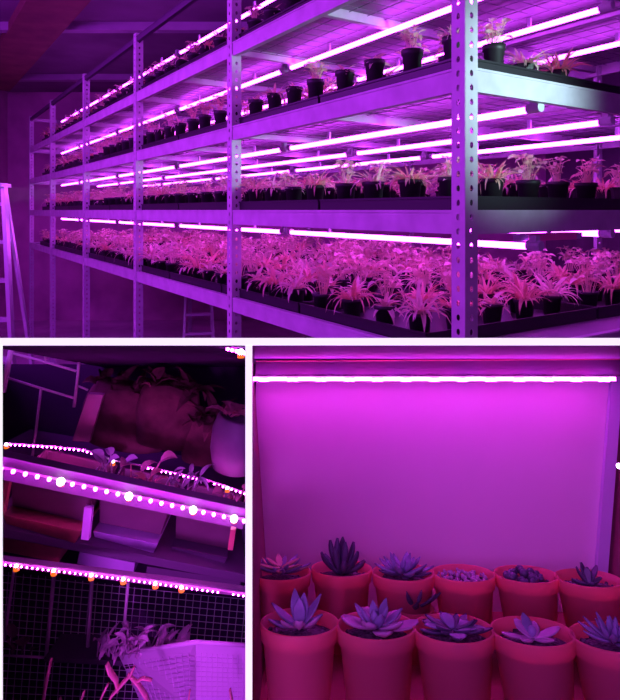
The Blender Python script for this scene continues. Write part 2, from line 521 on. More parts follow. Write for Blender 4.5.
# ---- stepladders beyond
def ladder(loc, rz, H, label, spread=.55, wd=.45, n=7, tf=.38):
    e = empty('stepladder', loc, rz, label, 'ladder', None)
    for sg in (-1, 1):
        MB().hexa([(sg * wd / 2 - .015, -spread / 2 - .03, 0), (sg * wd / 2 + .015, -spread / 2 - .03, 0), (sg * wd / 2 + .015, -spread / 2 + .04, 0), (sg * wd / 2 - .015, -spread / 2 + .04, 0),
                   (sg * wd * tf - .015, -.05, H), (sg * wd * tf + .015, -.05, H), (sg * wd * tf + .015, .02, H), (sg * wd * tf - .015, .02, H)]).build('stile', 'alu', e)
        MB().hexa([(sg * wd / 2 - .012, spread / 2 - .03, 0), (sg * wd / 2 + .012, spread / 2 - .03, 0), (sg * wd / 2 + .012, spread / 2 + .02, 0), (sg * wd / 2 - .012, spread / 2 + .02, 0),
                   (sg * wd * (tf - .02) - .012, .03, H - .05), (sg * wd * (tf - .02) + .012, .03, H - .05), (sg * wd * (tf - .02) + .012, .07, H - .05), (sg * wd * (tf - .02) - .012, .07, H - .05)]).build('rear_leg', 'alu', e)
    for i in range(1, n + 1):
        f = i / (n + .5); y = -spread / 2 * (1 - f); hw = wd / 2 * (1 - f) + wd * tf * f - .016
        MB().box(-hw, hw, y - .02, y + .06, H * f, H * f + .03).build('step', 'alu', e)
    MB().box(-wd * tf - .01, wd * tf + .01, -.09, .1, H, H + .03).build('top_cap', 'alu', e)
    return e


ladder((-2.68, 5.05, 0), R(4), 2.34, 'pale metal stepladder cut by the left edge of the photo', .6, .75, 7, .2)
ladder((-1.52, 8.3, 0), R(12), 1.35, 'small metal stepladder standing on the floor behind the lower shelf', .6, .42, 5)

# ================================================================ the tilted plant cabinet, lower right
TH = R(16)
RC = Matrix.Rotation(-TH, 3, 'X')
OC = Vector((0, .69, HC - .469))


def C(x, y, z): return OC + RC @ Vector((x, y, z))


def onplane(px, py, lz=0.0, n=None):
    """point where the sight line meets the cabinet plane z = lz"""
    d = P(px, py, 1) - Vector((0, 0, HC)); nn = RC @ Vector((0, 0, 1)); p0 = C(0, 0, lz)
    k = (p0 - Vector((0, 0, HC))).dot(nn) / d.dot(nn)
    return Vector((0, 0, HC)) + d * k


def onback(px, py, ly):
    d = P(px, py, 1) - Vector((0, 0, HC)); nn = RC @ Vector((0, 1, 0)); p0 = C(0, ly, 0)
    k = (p0 - Vector((0, 0, HC))).dot(nn) / d.dot(nn)
    return Vector((0, 0, HC)) + d * k


LF, LB = -.075, .36      # front and back of the cabinet (local y)
dz = RC @ Vector((0, 0, 1)); dy = RC @ Vector((0, 1, 0))


def quadbox(pts, th):
    """a board from four points (ccw) with thickness vector"""
    return MB().hexa([Vector(p) for p in pts] + [Vector(p) + th for p in pts])


ZB = -.1                  # shelf level under the pots (local z)
# shell boards
fl = C(onback(252, 520, LF).x, LF, ZB)
ceilz = (RC.transposed() @ (onback(400, 345.2, LF) - OC)).z
xr = .56
backL_top = onback(254.5, 380, LB).x
struct('wall_cabinet_back', quadbox([C(-.098, LB, ZB), C(.60, LB, ZB), C(.60, LB, ceilz), C(-.098, LB, ceilz)], dy * .012), 'cwall', 'pale back wall of the cabinet washed magenta by the strip light')
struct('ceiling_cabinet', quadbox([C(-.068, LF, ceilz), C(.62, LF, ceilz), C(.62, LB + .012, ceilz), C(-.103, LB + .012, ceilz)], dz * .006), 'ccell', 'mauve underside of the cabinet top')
ctb = struct('shelf_cabinet', quadbox([C(-.060, LF, ZB), C(.62, LF, ZB), C(.62, LB, ZB), C(-.092, LB, ZB)], dz * -.012), 'ctable', 'red cloth covered shelf the succulent pots stand on')
ctb.name = 'floor_cabinet'
# left board follows the opening to the back
def cornerL(py, f): return onback(252.3 + (5.5 if f else 0), py, LB if f else LF)
lt0 = C(-.0675, LF, ZB - .01); lt1 = C(-.0675, LF, ceilz)
p1, p2 = onback(252, 700, LF), onback(252, 346, LF)
q1, q2 = onback(266, 560, LB), onback(254.5, 380, LB)
# extend lines to base and ceiling
def ext(pa, pb, lz):
    la, lb = (RC.transposed() @ (pa - OC)).z, (RC.transposed() @ (pb - OC)).z
    return pa + (pb - pa) * ((lz - la) / (lb - la))
A0, A1, B0, B1 = ext(p1, p2, ZB), ext(p1, p2, ceilz), ext(q1, q2, ZB), ext(q1, q2, ceilz)
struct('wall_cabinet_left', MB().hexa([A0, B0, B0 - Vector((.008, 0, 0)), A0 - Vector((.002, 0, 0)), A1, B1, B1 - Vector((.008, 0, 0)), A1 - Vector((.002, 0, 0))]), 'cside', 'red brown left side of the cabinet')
def cline(dx, ly):
    pa, pb = onback(609 + dx, 560, ly), onback(623 + dx, 380, ly)
    return ext(pa, pb, ZB), ext(pa, pb, ceilz)
w0, w1 = cline(0, LB)
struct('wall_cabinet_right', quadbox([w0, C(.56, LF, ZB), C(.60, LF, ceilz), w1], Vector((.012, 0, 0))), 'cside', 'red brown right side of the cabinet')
u0, u1 = cline(-11, LB - .012); v0, v1 = cline(0, LB - .012)
struct('trim_4', quadbox([u0, v0, v1, u1], dy * .011), 'ctrim', 'pale corner strip at the right end of the cabinet back wall')
xrr = w1.x - .004
# pelmet board with the light strip on its lower edge
lp = LB - .058
zt = (RC.transposed() @ (onback(400, 361, lp) - OC)).z
zb = (RC.transposed() @ (onback(400, 376, lp) - OC)).z
m = MB().box(-.096, xrr - .022, 0, .02, 0, ceilz - zb - .001)
pel = empty('pelmet_board', C(0, lp + .006, zb), RC, 'mauve pelmet board fixed above the strip light on the back wall', 'board')
m.build('board', 'cboard', pel, bevel=.001)
MB().tube([(-.094, -.002, zt - zb), (xrr - .02, -.002, zt - zb + .003)], .0012, 6).build('cable', 'bred', pel)['label'] = 'thin red cable along the board'

strip = empty('led_strip', C(-.096, lp + .002, zb - .004), RC, 'bright white-pink strip light across the top of the cabinet wall above the pots', 'strip light')
MB().box(-.001, .625, 0, .003, -.0035, .0035).build('tape', 'ltape', strip)
dA = MB().box(-.0046, .0046, -.004, 0, -.0030, .0030).mesh('diode', 'dioC')
dB = MB().box(-.0046, .0046, -.004, 0, -.0030, .0030).mesh('diode', 'dioC2')
k = 0; x = 0.0
r9 = random.Random(3)
x = .002
while x < .62:
    o = bpy.data.objects.new('diode', dB if (k // 4) % 3 == 0 else dA); COL.objects.link(o); o.parent = strip
    o.location = (x, 0, -.0022 if k % 5 in (1, 2) else -.0010); o.rotation_euler = (0, r9.uniform(-.12, .12), 0)
    x += .0098; k += 1
hl = empty('led_bulb', onback(619, 466, .20), RC, 'small white glowing diode on the right edge of the cabinet', 'light')
MB().blob((0, 0, 0), .004, nu=10, nv=6).build('bulb', 'dioBig', hl, smooth=True)
MB().tube([(0, .002, 0), (.06, .012, 0)], .002, 6).build('cable', 'ltape', hl)

# ---- succulents
def terra_pot(e):
    MB().lathe([(.026, 0), (.0315, 0), (.0405, .082), (.0432, .0835), (.0450, .0985), (.0447, .1), (.0425, .1), (.0412, .088), (.039, .07)], 40).build('pot', 'terra', e, smooth=True)


def terra_soil(e, r, heap=0.003, pebb=40):
    m = MB().lathe([(.03, .080), (.0405, .0855), (.028, .0875 + heap * .5), (.012, .088 + heap), (.002, .088 + heap)], 24)
    for i in range(pebb):
        a = r.uniform(0, 6.28); q = .037 * math.sqrt(r.random())
        m.blob((q * math.cos(a), q * math.sin(a), .0875 + heap * (1 - q / .04)), r.uniform(.0012, .0030), nu=6, nv=4, amp=.3)
    m.build('soil', 'grit', e)


def rosette(e, r, name, mt, n, L, W, T, el0, el1, r0=.004, zc=.094, curl=.5, tip=.1, wide=.62, cx=0, cy=0, rings=2):
    m = MB()
    for i in range(n):
        f = i / max(1, n - 1)
        az = i * 2.3999 + r.uniform(-.15, .15)
        el = el0 + (el1 - el0) * f + r.uniform(-.08, .08)
        LL = L * (1 - .45 * f) * r.uniform(.9, 1.1)
        m.fleshy((cx + r0 * math.cos(az), cy + r0 * math.sin(az), zc + .004 * f), az, el, LL, W * (1 - .3 * f), T, curl, tip=tip, wide=wide)
    return m.build(name, mt, e, smooth=True)


PL = [  # px, py of the rim centre, label, builder
    (299.5, 622, 'succulent with tall pointed grey mauve leaves, front row leftmost red pot', 'tall'),
    (376, 625, 'broad mauve rosette succulent in a red pot, second in the front row', 'rose'),
    (453, 628, 'dark folded leaf succulent on gritty soil, third pot of the front row', 'fold'),
    (532, 631, 'succulent with few wide flat leaves in a red pot, fourth in the front row', 'few'),
    (613, 637, 'blue grey spiky succulent in the rightmost red pot of the front row', 'spiky'),
    (280.5, 571.5, 'flat cream and grey star rosette in the leftmost red pot of the back row', 'star'),
    (341.5, 568, 'dark succulent with upright finger leaves, second pot of the back row', 'finger'),
    (403, 572, 'low bushy violet rosette succulent, third pot of the back row', 'bushy'),
    (463, 573, 'red pot of tiny bead-like sprouts over soil, fourth in the back row', 'beads'),
    (526, 574, 'dark cluster of small round leaves, fifth red pot of the back row', 'round'),
    (588, 578, 'small fan of dark leaves in the rightmost red pot of the back row', 'fan'),
    (414, 608, 'dark spiky rosette peeping up between the front and back rows', 'mid'),
]
for px, py, lab, kd in PL:
    r = random.Random(int(px))
    w = onplane(px, py, -.038 if kd == 'mid' else 0)
    loc = w - dz * (.0995 * (.62 if kd == 'mid' else 1))
    e = empty('potted_succulent', loc, RC, lab, 'potted plant', 'succulents in red pots in the cabinet')
    if kd == 'mid':
        e.matrix_world = Matrix.Translation(loc) @ RC.to_4x4() @ Matrix.Scale(.62, 4)
    terra_pot(e)
    terra_soil(e, r, pebb={'beads': 70, 'fold': 60}.get(kd, 36))
    if kd == 'tall':
        m = MB()
        for az, el, L in ((2.0, 1.05, .040), (1.25, .95, .036), (2.75, .42, .042), (.45, .72, .042), (3.35, .18, .038), (.05, .35, .030), (1.7, 1.3, .030)):
            m.fleshy((0, 0, .093), az, el, L, .0155, .006, .25, tip=.08, wide=.5)
        m.build('leaves', 'succ_grey', e, smooth=True)
        m = MB().fleshy((0, -.004, .094), -1.6, .5, .020, .014, .007, .3, tip=.5).fleshy((.004, -.002, .094), -.6, .45, .026, .012, .006, .3)
        m.fleshy((-.004, -.002, .094), -2.4, .35, .026, .012, .006, .3)
        m.build('young_leaves', 'succ_mauve', e, smooth=True)
    elif kd == 'rose':
        rosette(e, r, 'outer_leaves', 'succ_mauve', 9, .043, .025, .007, .06, .30, curl=.25, tip=.3, wide=.66)
        rosette(e, r, 'inner_leaves', 'succ_grey', 8, .034, .015, .006, .45, 1.25, zc=.096, curl=.2, tip=.08, wide=.5)
    elif kd == 'fold':
        rosette(e, r, 'leaves', 'succ_grey', 7, .040, .022, .004, .2, .55, curl=-.4, tip=.1)
        rosette(e, r, 'dark_leaves', 'succ_dark', 14, .040, .012, .005, .02, .35, curl=.2, tip=.1)
    elif kd == 'few':
        m = MB()
        for az, el, L, W in ((.1, .2, .034, .018), (-.9, .1, .026, .014), (3.3, .12, .036, .013), (2.2, .45, .026, .017), (1.2, .35, .024, .016), (-2.3, .1, .026, .014)):
            m.fleshy((0, 0, .092), az, el, L, W, .005, .2, tip=.25)
        m.build('leaves', 'succ_mauve', e, smooth=True)
        MB().fleshy((0, 0, .094), 1.9, .8, .024, .013, .005, .2).blob((0, 0, .1), .005).build('centre', 'succ_grey', e, smooth=True)
    elif kd == 'spiky':
        rosette(e, r, 'leaves', 'succ_grey', 20, .036, .0095, .005, .15, 1.1, curl=.2, tip=.05, wide=.45)
    elif kd == 'star':
        rosette(e, r, 'outer_leaves', 'succ_grey', 12, .044, .012, .006, .18, .45, curl=.3, tip=.08, wide=.5, zc=.097)
        rosette(e, r, 'inner_leaves', 'succ_cream', 10, .042, .013, .005, .02, .30, curl=.2, tip=.08, wide=.5, zc=.102)
    elif kd == 'finger':
        m = MB()
        for i in range(13):
            az = i * 2.4; el = .35 + 1.0 * (i / 12)
            m.fleshy((.004 * math.cos(az), .004 * math.sin(az), .092), az, el, .036 + .013 * (i / 12), .0115, .0090, .35, tip=.25, wide=.7)
        m.build('leaves', 'succ_dark', e, smooth=True)
    elif kd == 'bushy':
        rosette(e, r, 'leaves', 'succ_grey', 18, .044, .014, .006, .08, .8, curl=.35, tip=.07, wide=.5, zc=.097)
        rosette(e, r, 'dark_leaves', 'succ_dark', 8, .040, .012, .006, .05, .2, curl=.1, tip=.07, wide=.5, zc=.094)
    elif kd == 'beads':
        m = MB()
        for i in range(90):
            a = r.uniform(0, 6.28); q = .036 * math.sqrt(r.random())
            m.blob((q * math.cos(a), q * math.sin(a), .0915 + r.uniform(0, .004)), r.uniform(.0014, .0028), nu=7, nv=5, sz=1.3)
        m.build('sprouts', 'succ_mauve', e, smooth=True)
    elif kd == 'round':
        m = MB()
        for i in range(46):
            a = r.uniform(0, 6.28); q = .025 * math.sqrt(r.random())
            m.blob((q * math.cos(a) - .003, q * math.sin(a), .094 + r.uniform(0, .016) * (1 - q / .03)), r.uniform(.0035, .0062), nu=9, nv=6, sz=.8)
        m.build('leaves', 'succ_dark', e, smooth=True)
    elif kd == 'fan':
        m = MB()
        for az, el, L in ((2.9, .9, .026), (.4, .75, .030), (2.2, 1.15, .028), (1.2, 1.3, .022), (.1, .3, .022), (3.1, .2, .024), (-1.5, .3, .018)):
            m.fleshy((0, 0, .091), az, el, L, .011, .006, .2, tip=.3)
        m.build('leaves', 'succ_dark', e, smooth=True)
    elif kd == 'mid':
        rosette(e, r, 'leaves', 'succ_dark', 18, .072, .016, .008, .2, 1.1, curl=.5, tip=.05, wide=.45, zc=.1)
    elif kd == 'part':
        rosette(e, r, 'leaves', 'succ_dark', 8, .028, .010, .005, .3, .9, curl=.3)

# ================================================================ added self-lit white edges between the two cabinets and the room
lzt = ceilz
e0 = .004
def edge_bar(pa, pb, pc, pd):   # four image corners on the front plane, with real thickness backward
    pts = [onback(*q, LF - .003) for q in (pa, pb, pc, pd)]
    return quadbox(pts, dy * .003)


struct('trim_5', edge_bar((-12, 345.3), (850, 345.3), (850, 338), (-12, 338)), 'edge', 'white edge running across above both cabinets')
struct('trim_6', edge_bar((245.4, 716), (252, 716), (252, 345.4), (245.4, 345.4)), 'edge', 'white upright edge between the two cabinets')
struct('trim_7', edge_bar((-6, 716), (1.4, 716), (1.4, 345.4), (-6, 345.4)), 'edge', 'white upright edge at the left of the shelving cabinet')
# top boards
tz = (RC.transposed() @ (onback(300, 338.4, LF) - OC)).z
tl = onback(-11, 340, LF).x
struct('trim_8', MB().hexa([C(tl, LF, ceilz + .0065), C(.62, LF, ceilz + .0065), C(.62, .8, ceilz + .0065), C(tl - .15, .8, ceilz + .0065), C(tl, LF, tz), C(.62, LF, tz), C(.62, .8, tz), C(tl - .15, .8, tz)]), 'white', 'white top board over both cabinets')

# ================================================================ dark shelving cabinet, lower left
LBB = .78; ZBB = -.40
def fan(pxf, pxb, z0, z1, mt, name, lab, side):
    f1, f2 = onback(pxf, 716, LF), onback(pxf, 346, LF)
    g1, g2 = onback(pxb, 640, LBB), onback(pxb, 380, LBB)
    a0, a1, b0, b1 = ext(f1, f2, z0), ext(f1, f2, z1), ext(g1, g2, z0), ext(g1, g2, z1)
    s_ = Vector((side, 0, 0))
    return struct(name, MB().hexa([a0, b0, b0 + s_, a0 + s_ * .3, a1, b1, b1 + s_, a1 + s_ * .3]), mt, lab)


fan(245.6, 247, ZBB, ceilz + .006, 'bwall', 'wall_shelving_right', 'dark right side of the shelving cabinet', .006)
fan(1.2, -6, ZBB, ceilz + .006, 'bwall', 'wall_shelving_left', 'dark left side of the shelving cabinet', -.006)
struct('wall_shelving_back', quadbox([C(-.95, LBB, ZBB), C(-.1, LBB, ZBB), C(-.1, LBB, ceilz + .006), C(-.95, LBB, ceilz + .006)], dy * .01), 'bwall', 'black back of the shelving cabinet')
struct('floor_shelving', quadbox([C(-.42, LF, ZBB), C(-.06, LF, ZBB), C(-.1, LBB, ZBB), C(-.95, LBB, ZBB)], dz * -.01), 'bdark', 'dark bottom board of the shelving cabinet')
struct('ceiling_shelving', quadbox([C(tl, LF, ceilz - .001), C(-.072, LF, ceilz - .001), C(-.14, LBB, ceilz - .001), C(tl - .15, LBB, ceilz - .001)], dz * .006), 'bwall', 'black underside of the top above the shelving')
# stand carrying both cabinets
def stand(x0, x1, zb_, y1, name, lab):
    a, b = C(0, LF, zb_), C(0, y1, zb_)
    o = struct(name, MB().hexa([(x0, a.y, 0), (x1, a.y, 0), (x1, b.y, 0), (x0, b.y, 0), (x0, a.y, a.z), (x1, a.y, a.z), (x1, b.y, b.z), (x0, b.y, b.z)]), 'white', lab)
    return o
stand(-.06, .62, ZB - .0125, LB, 'wall_plinth_right', 'white plinth below the succulent cabinet')
stand(-.9, -.066, ZBB - .0105, LBB, 'wall_plinth_left', 'white plinth below the shelving cabinet')

ROLL = R(10)
RB = Matrix.Rotation(ROLL, 3, 'Y')            # the shelving hangs slightly askew


def rail(name, pa, pb, Ya, Yb, hpx, dep, mt, label, cat, group=None):
    a, b = P(*pa, Ya), P(*pb, Yb)
    u = b - a; L = u.length; u.normalize()
    bk = (Vector((0, 1, 0)) - u * u.y).normalized(); up = u.cross(bk) * 1.0
    if up.z < 0: up = -up
    rot = Matrix((u, bk, up)).transposed()
    h = hpx / F * Ya
    return put(name, MB().box(0, L, 0, dep, -h / 2, h / 2), mt, label, cat, a, rot, group, bevel=.001), a, u, bk, up, L, rot


def dotstrip(label, pts, spacing, size, bigs, mt, tape=True, gapsq=()):
    """pts: list of (px,py,Y); diodes along the polyline"""
    W = [P(*p) for p in pts]
    e = empty('led_strip', W[0], None, label, 'strip light')
    Wl = [w - W[0] for w in W]
    MB().tube([w + Vector((0, .003, 0)) for w in Wl], .0022, 6, flat=.7).build('tape', 'ltape', e)
    dm = MB().blob((0, 0, 0), size, nu=8, nv=5).mesh('diode', mt, True)
    bm_ = MB().blob((0, 0, 0), size * 1.9, nu=10, nv=6).mesh('bright_diode', 'dioBig', True)
    cm_ = MB().tube([(0, .0005, -.0065), (0, .0005, -.001)], .0042, 10).mesh('amber_halo', 'orange', True)  # glowing ring added to imitate the warm halo around bright diodes
    tot = 0; nxt = 0.0; seg = 0; acc = 0
    L = [(Wl[i + 1] - Wl[i]).length for i in range(len(Wl) - 1)]; T = sum(L)
    n = int(T / spacing)
    for i in range(n + 1):
        d = i * spacing; k = 0
        while k < len(L) - 1 and d > L[k]: d -= L[k]; k += 1
        p = Wl[k].lerp(Wl[k + 1], min(1, d / L[k]))
        wp = p + W[0]; px = CX + F * wp.x / wp.y
        if any(a < px < b for a, b in gapsq): continue
        big = any(abs(px - b) < spacing * F / wp.y * .47 for b in bigs)
        o = bpy.data.objects.new('bright_diode' if big else 'diode', bm_ if big else dm); COL.objects.link(o); o.parent = e
        o.location = p + Vector((0, -.003, 0))
        if big:
            c = bpy.data.objects.new('halo', cm_); COL.objects.link(c); c.parent = o; c['label'] = 'amber halo glow around the diode'
    return e


# strips and rails
rail('shelf_rail', (-8, 466), (246, 519.5), .90, 1.0, 24, .02, 'brail', 'mauve painted shelf rail carrying the widely dotted strip light', 'rail')
dotstrip('pink strip light of widely spaced dots along the middle rail of the dark shelving', [(2, 468, .89), (246, 520.5, .99)], .0172, .0032, (64, 131, 190, 238), 'dioB')
dotstrip('finer pink strip light above the middle rail, sagging over the dark planters', [(7, 444, 1.08), (50, 446.5, 1.08), (84, 450, 1.08), (102, 456.5, 1.08), (113, 461, 1.08), (145, 467, 1.08), (205, 480, 1.08), (246, 493.5, 1.08)], .0080, .0016, (8, 113, 226), 'dio', gapsq=((101, 110), (116, 142), (207, 213)))
rail('shelf_rail', (-8, 562), (246, 594), .90, .93, 7, .012, 'brail', 'thin lower shelf rail above the wire mesh', 'rail')
dotstrip('lowest pink strip light of fine dots above the wire mesh', [(1, 563, .89), (120, 577.5, .895), (246, 595, .92)], .0078, .0014, (18, 57, 92, 125, 155, 184, 236), 'dio', gapsq=((222, 230),))
dotstrip('short bright strip light at the top right corner of the dark shelving', [(228, 348.5, .735), (246, 353, .735)], .0055, .0022, (241,), 'dioB')
rail('shelf_board', (-8, 531), (246, 579), .96, 1.04, 9, .14, 'bdark', 'dark shelf board below the hanging planters', 'board')

# planters under the middle rail
def planter(pa, pb, Y, hpx, label, body, band_mt, roll=ROLL):
    a, b = P(*pa, Y), P(*pb, Y)
    u = (b - a); L = u.length; u.normalize(); bk = Vector((0, 1, 0)); up = u.cross(bk)
    if up.z < 0: up = -up
    bk = up.cross(u)
    h = hpx / F * Y; D = .12
    e = empty('planter_box', a.lerp(b, .5) - up * h, Matrix((u, bk, up)).transposed(), label, 'planter', 'planters on the dark shelving')
    w0, w1 = L / 2 * .90, L / 2
    m = MB()
    # hollow tapered box
    def ring(w, d, z): return [(-w, -d * .0 + (0), z), (w, 0, z), (w, d, z), (-w, d, z)]
    o1 = [(-w0, .01, h * .42), (w0, .01, h * .42), (w0, D, h * .42), (-w0, D, h * .42)]
    o2 = [(-w1, 0, h), (w1, 0, h), (w1, D + .01, h), (-w1, D + .01, h)]
    i2 = [(-w1 + .006, .006, h), (w1 - .006, .006, h), (w1 - .006, D + .004, h), (-w1 + .006, D + .004, h)]
    i1 = [(-w0 + .006, .016, h * .5), (w0 - .006, .016, h * .5), (w0 - .006, D - .006, h * .5), (-w0 + .006, D - .006, h * .5)]
    m.v = o1 + o2 + i2 + i1
    m.f = [(3, 2, 1, 0)] + [(k, (k + 1) % 4, 4 + (k + 1) % 4, 4 + k) for k in range(4)] + [(4 + k, 4 + (k + 1) % 4, 8 + (k + 1) % 4, 8 + k) for k in range(4)] + [(8 + k, 8 + (k + 1) % 4, 12 + (k + 1) % 4, 12 + k) for k in range(4)] + [(12, 13, 14, 15)]
    m.build('box', body, e, bevel=.0015)
    MB().hexa([(-w0 * .95, .004, 0), (w0 * .88, .004, 0), (w0 * .88, D, 0), (-w0 * .95, D, 0), (-w0 * 1.03, -.016, h * .41), (w0 * 1.03, -.016, h * .41), (w0 * 1.03, D, h * .41), (-w0 * 1.03, D, h * .41)]).build('underside_band', band_mt, e, bevel=.0015)  # added band standing in for the planter underside lit from below
    MB().box(-w1 + .008, w1 - .008, .008, D, h * .7, h * .78).build('soil', 'soil', e)
    return e


planter((11, 480), (93, 498), .98, 50, 'brown planter box with a red band as its lit underside, leftmost under the middle rail', 'bplant', 'bred')
planter((99, 499), (168, 513), 1.02, 46, 'brown planter box with a lilac band as its lit underside, second under the middle rail', 'bplant', 'bpurp')
planter((176, 516), (236, 528), 1.06, 44, 'dark planter box under the right end of the middle rail', 'bplant', 'bdark')
def tray_low(pa, pb, Y, hpx, mt, label):
    rail('flat_seed_tray', pa, pb, Y, Y, hpx, .08, mt, label, 'tray')
tray_low((-4, 543), (60, 556), .99, 14, 'bred', 'flat red tray leftmost above the lowest strip light')
tray_low((78, 558), (134, 569), 1.02, 12, 'bpurp', 'flat lilac tray above the lowest strip light')
tray_low((146, 572), (240, 586), 1.05, 11, 'bdark', 'flat dark tray right of the lilac one above the lowest strip light')
put('bracket', MB().box(-.006, .006, 0, .01, -.05, 0), 'bpurp', 'lilac upright bracket between the first two planter boxes', 'bracket', P(88, 508, .95), Matrix.Rotation(R(6), 3, 'Y'))
put('bracket', MB().box(-.005, .005, 0, .01, -.05, 0), 'bred', 'red upright bracket at the left end of the middle rail', 'bracket', P(6, 482, .95), Matrix.Rotation(R(10), 3, 'Y'))
put('bracket', MB().box(-.004, .004, 0, .01, -.032, 0), 'bred', 'red upright bracket at the right end of the middle rail', 'bracket', P(233, 530, .96), Matrix.Rotation(R(8), 3, 'Y'))

# pipes of the upper left lattice
lat = empty('trellis_frame', P(40, 460, 1.2), None, 'pale pipe lattice in the upper left corner of the dark shelving', 'trellis')
o0 = P(40, 460, 1.2)
for pts, r_ in ((((80, 344), (78, 375), (74, 407)), .0032), (((8, 352), (42, 361), (76, 371)), .0026), (((8, 378), (40, 388), (74, 398)), .0026), (((41, 389), (36, 430), (31, 466)), .0028), (((47, 344), (45, 361)), .0025), (((13, 344), (8, 365), (3, 392)), .006), (((78, 386), (88, 390)), .0022)):
    MB().tube([P(x, y, 1.2) - o0 for x, y in pts], r_, 8).build('pipe', 'bpipe', lat, smooth=True)
put('plank', quadbox([P(88, 394, 1.16) - P(80, 440, 1.16), P(72, 441, 1.16) - P(80, 440, 1.16), P(89, 442, 1.16) - P(80, 440, 1.16), P(103, 395, 1.16) - P(80, 440, 1.16)], Vector((0, .012, 0))), 'bwood', 'mauve plank leaning among the upper planters', 'plank', P(80, 440, 1.16))

# upper tier: dark bags with drooping plants, a round lilac pot
def bag(px, py, Y, w, h, label, mt='bbag', seed=1):
    c = P(px, py, Y); r = random.Random(seed)
    W_, H_ = w / F * Y, h / F * Y
    e = empty('grow_bag', c - Vector((0, 0, H_ / 2)), RB, label, 'grow bag', 'felt bags on the upper tier')
    m = MB(); n = 30; rings = 9
    for j in range(rings):
        f = j / (rings - 1); rad = (.42 + .10 * math.sin(f * 3.0)) * (1 if f < .95 else .93)
        for k in range(n):
            a = 2 * math.pi * k / n
            q = 1 + .07 * noise.noise(Vector((math.cos(a) * 2, math.sin(a) * 2, f * 3 + seed)))
            m.v.append((math.cos(a) * rad * W_ * q, math.sin(a) * rad * W_ * .55 * q, f * H_ * (1 + .05 * math.sin(3 * a))))
    for j in range(rings - 1):
        for k in range(n):
            k2 = (k + 1) % n; m.f.append((j * n + k, j * n + k2, (j + 1) * n + k2, (j + 1) * n + k))
    m.f.append(tuple(range(n))[::-1])
    m.f.append(tuple((rings - 1) * n + k for k in range(n)))
    m.build('bag', mt, e, smooth=True)
    m = MB()
    for i in range(34):
        az = r.uniform(0, 6.28)
        m.blade((r.uniform(-.42, .42) * W_, r.uniform(-.2, .2) * W_, H_ * .97), az, r.uniform(.4, 1.4), r.uniform(.03, .07), r.uniform(.014, .028), r.uniform(.6, 2.2), 4, r.uniform(-.4, .4))
    m.build('foliage', 'bbag' if mt == 'bbag' else 'bleaf', e)
    return e


bag(125, 415, 1.26, 92, 56, 'wide dark brown grow bag in the middle of the upper tier', seed=3)
bag(162, 414, 1.22, 62, 60, 'taller dark red grow bag beside the wide one on the upper tier', seed=5)
bag(200, 440, 1.22, 44, 44, 'small dark grow bag left of the round lilac pot', seed=8)
e = empty('round_pot', P(232, 470, 1.14), RB, 'round lilac pot with a red sprout at the right of the upper tier', 'pot')
MB().lathe([(.026, 0), (.038, .004), (.048, .04), (.050, .075), (.044, .1), (.040, .104), (.038, .1), (.042, .08)], 28).build('pot', 'brail', e, smooth=True)
m = MB()
for i in range(9): m.blade((-.02 + .01 * math.cos(i), .01 * math.sin(i), .1), i * 2.4, 1.0, .045, .022, 1.2, 4)
m.build('foliage', 'bleaf', e)
e = empty('tier_support', P(-6, 488, 1.22), None, 'dark board carrying the upper grow bags', 'board')
a, b = P(-6, 452, 1.22), P(248, 496, 1.22)
o_ = P(-6, 488, 1.22)
MB().hexa([a - o_, b - o_, b - o_ + Vector((0, .16, -.02)), a - o_ + Vector((0, .16, -.02)), a - o_ + Vector((0, 0, .008)), b - o_ + Vector((0, 0, .008)), b - o_ + Vector((0, .16, -.012)), a - o_ + Vector((0, .16, -.012))]).build('board', 'bdark', e)

# leaves glowing behind the middle rail
def leafy(px, py, Y, n, L, W, mt, label, seed, el=(.5, 1.4), spread=.02, name='leafy_plant', stalk=True):
    r = random.Random(seed); e = empty(name, P(px, py, Y), RB, label, 'plant')
    m = MB(); st = MB()
    for i in range(n):
        az = r.uniform(0, 6.28); bx, by = r.uniform(-spread, spread), r.uniform(-.3, .3) * spread
        h = r.uniform(0, L * .9)
        if stalk:
            st.tube([(bx, by, -.004), (bx + .2 * h * math.cos(az), by + .1 * h * math.sin(az), h * .6), (bx + .35 * h * math.cos(az), by + .2 * h * math.sin(az), h)], .0014, 5)
        m.blade((bx + .35 * h * math.cos(az), by + .2 * h * math.sin(az), h), az, r.uniform(*el), L * r.uniform(.5, 1), W * r.uniform(.7, 1.2), r.uniform(.4, 1.8), 5, r.uniform(-.8, .8))
    m.build('leaves', mt, e)
    if stalk: st.build('stems', mt, e, smooth=True)
    return e


leafy(104, 475, 1.0, 7, .038, .02, 'bleaf2', 'curled lilac leaf cluster rising behind the rail near the bright dot', 11)
leafy(142, 484, 1.02, 7, .045, .026, 'bleaf', 'red leaf clump behind the rail between the two strip lights', 12)
leafy(180, 492, 1.02, 14, .040, .010, 'bleaf2', 'wispy lilac plant crossing the finer strip light', 13, spread=.03)
leafy(232, 504, 1.03, 6, .03, .022, 'bleaf', 'red leaf clump behind the right end of the middle rail', 14)

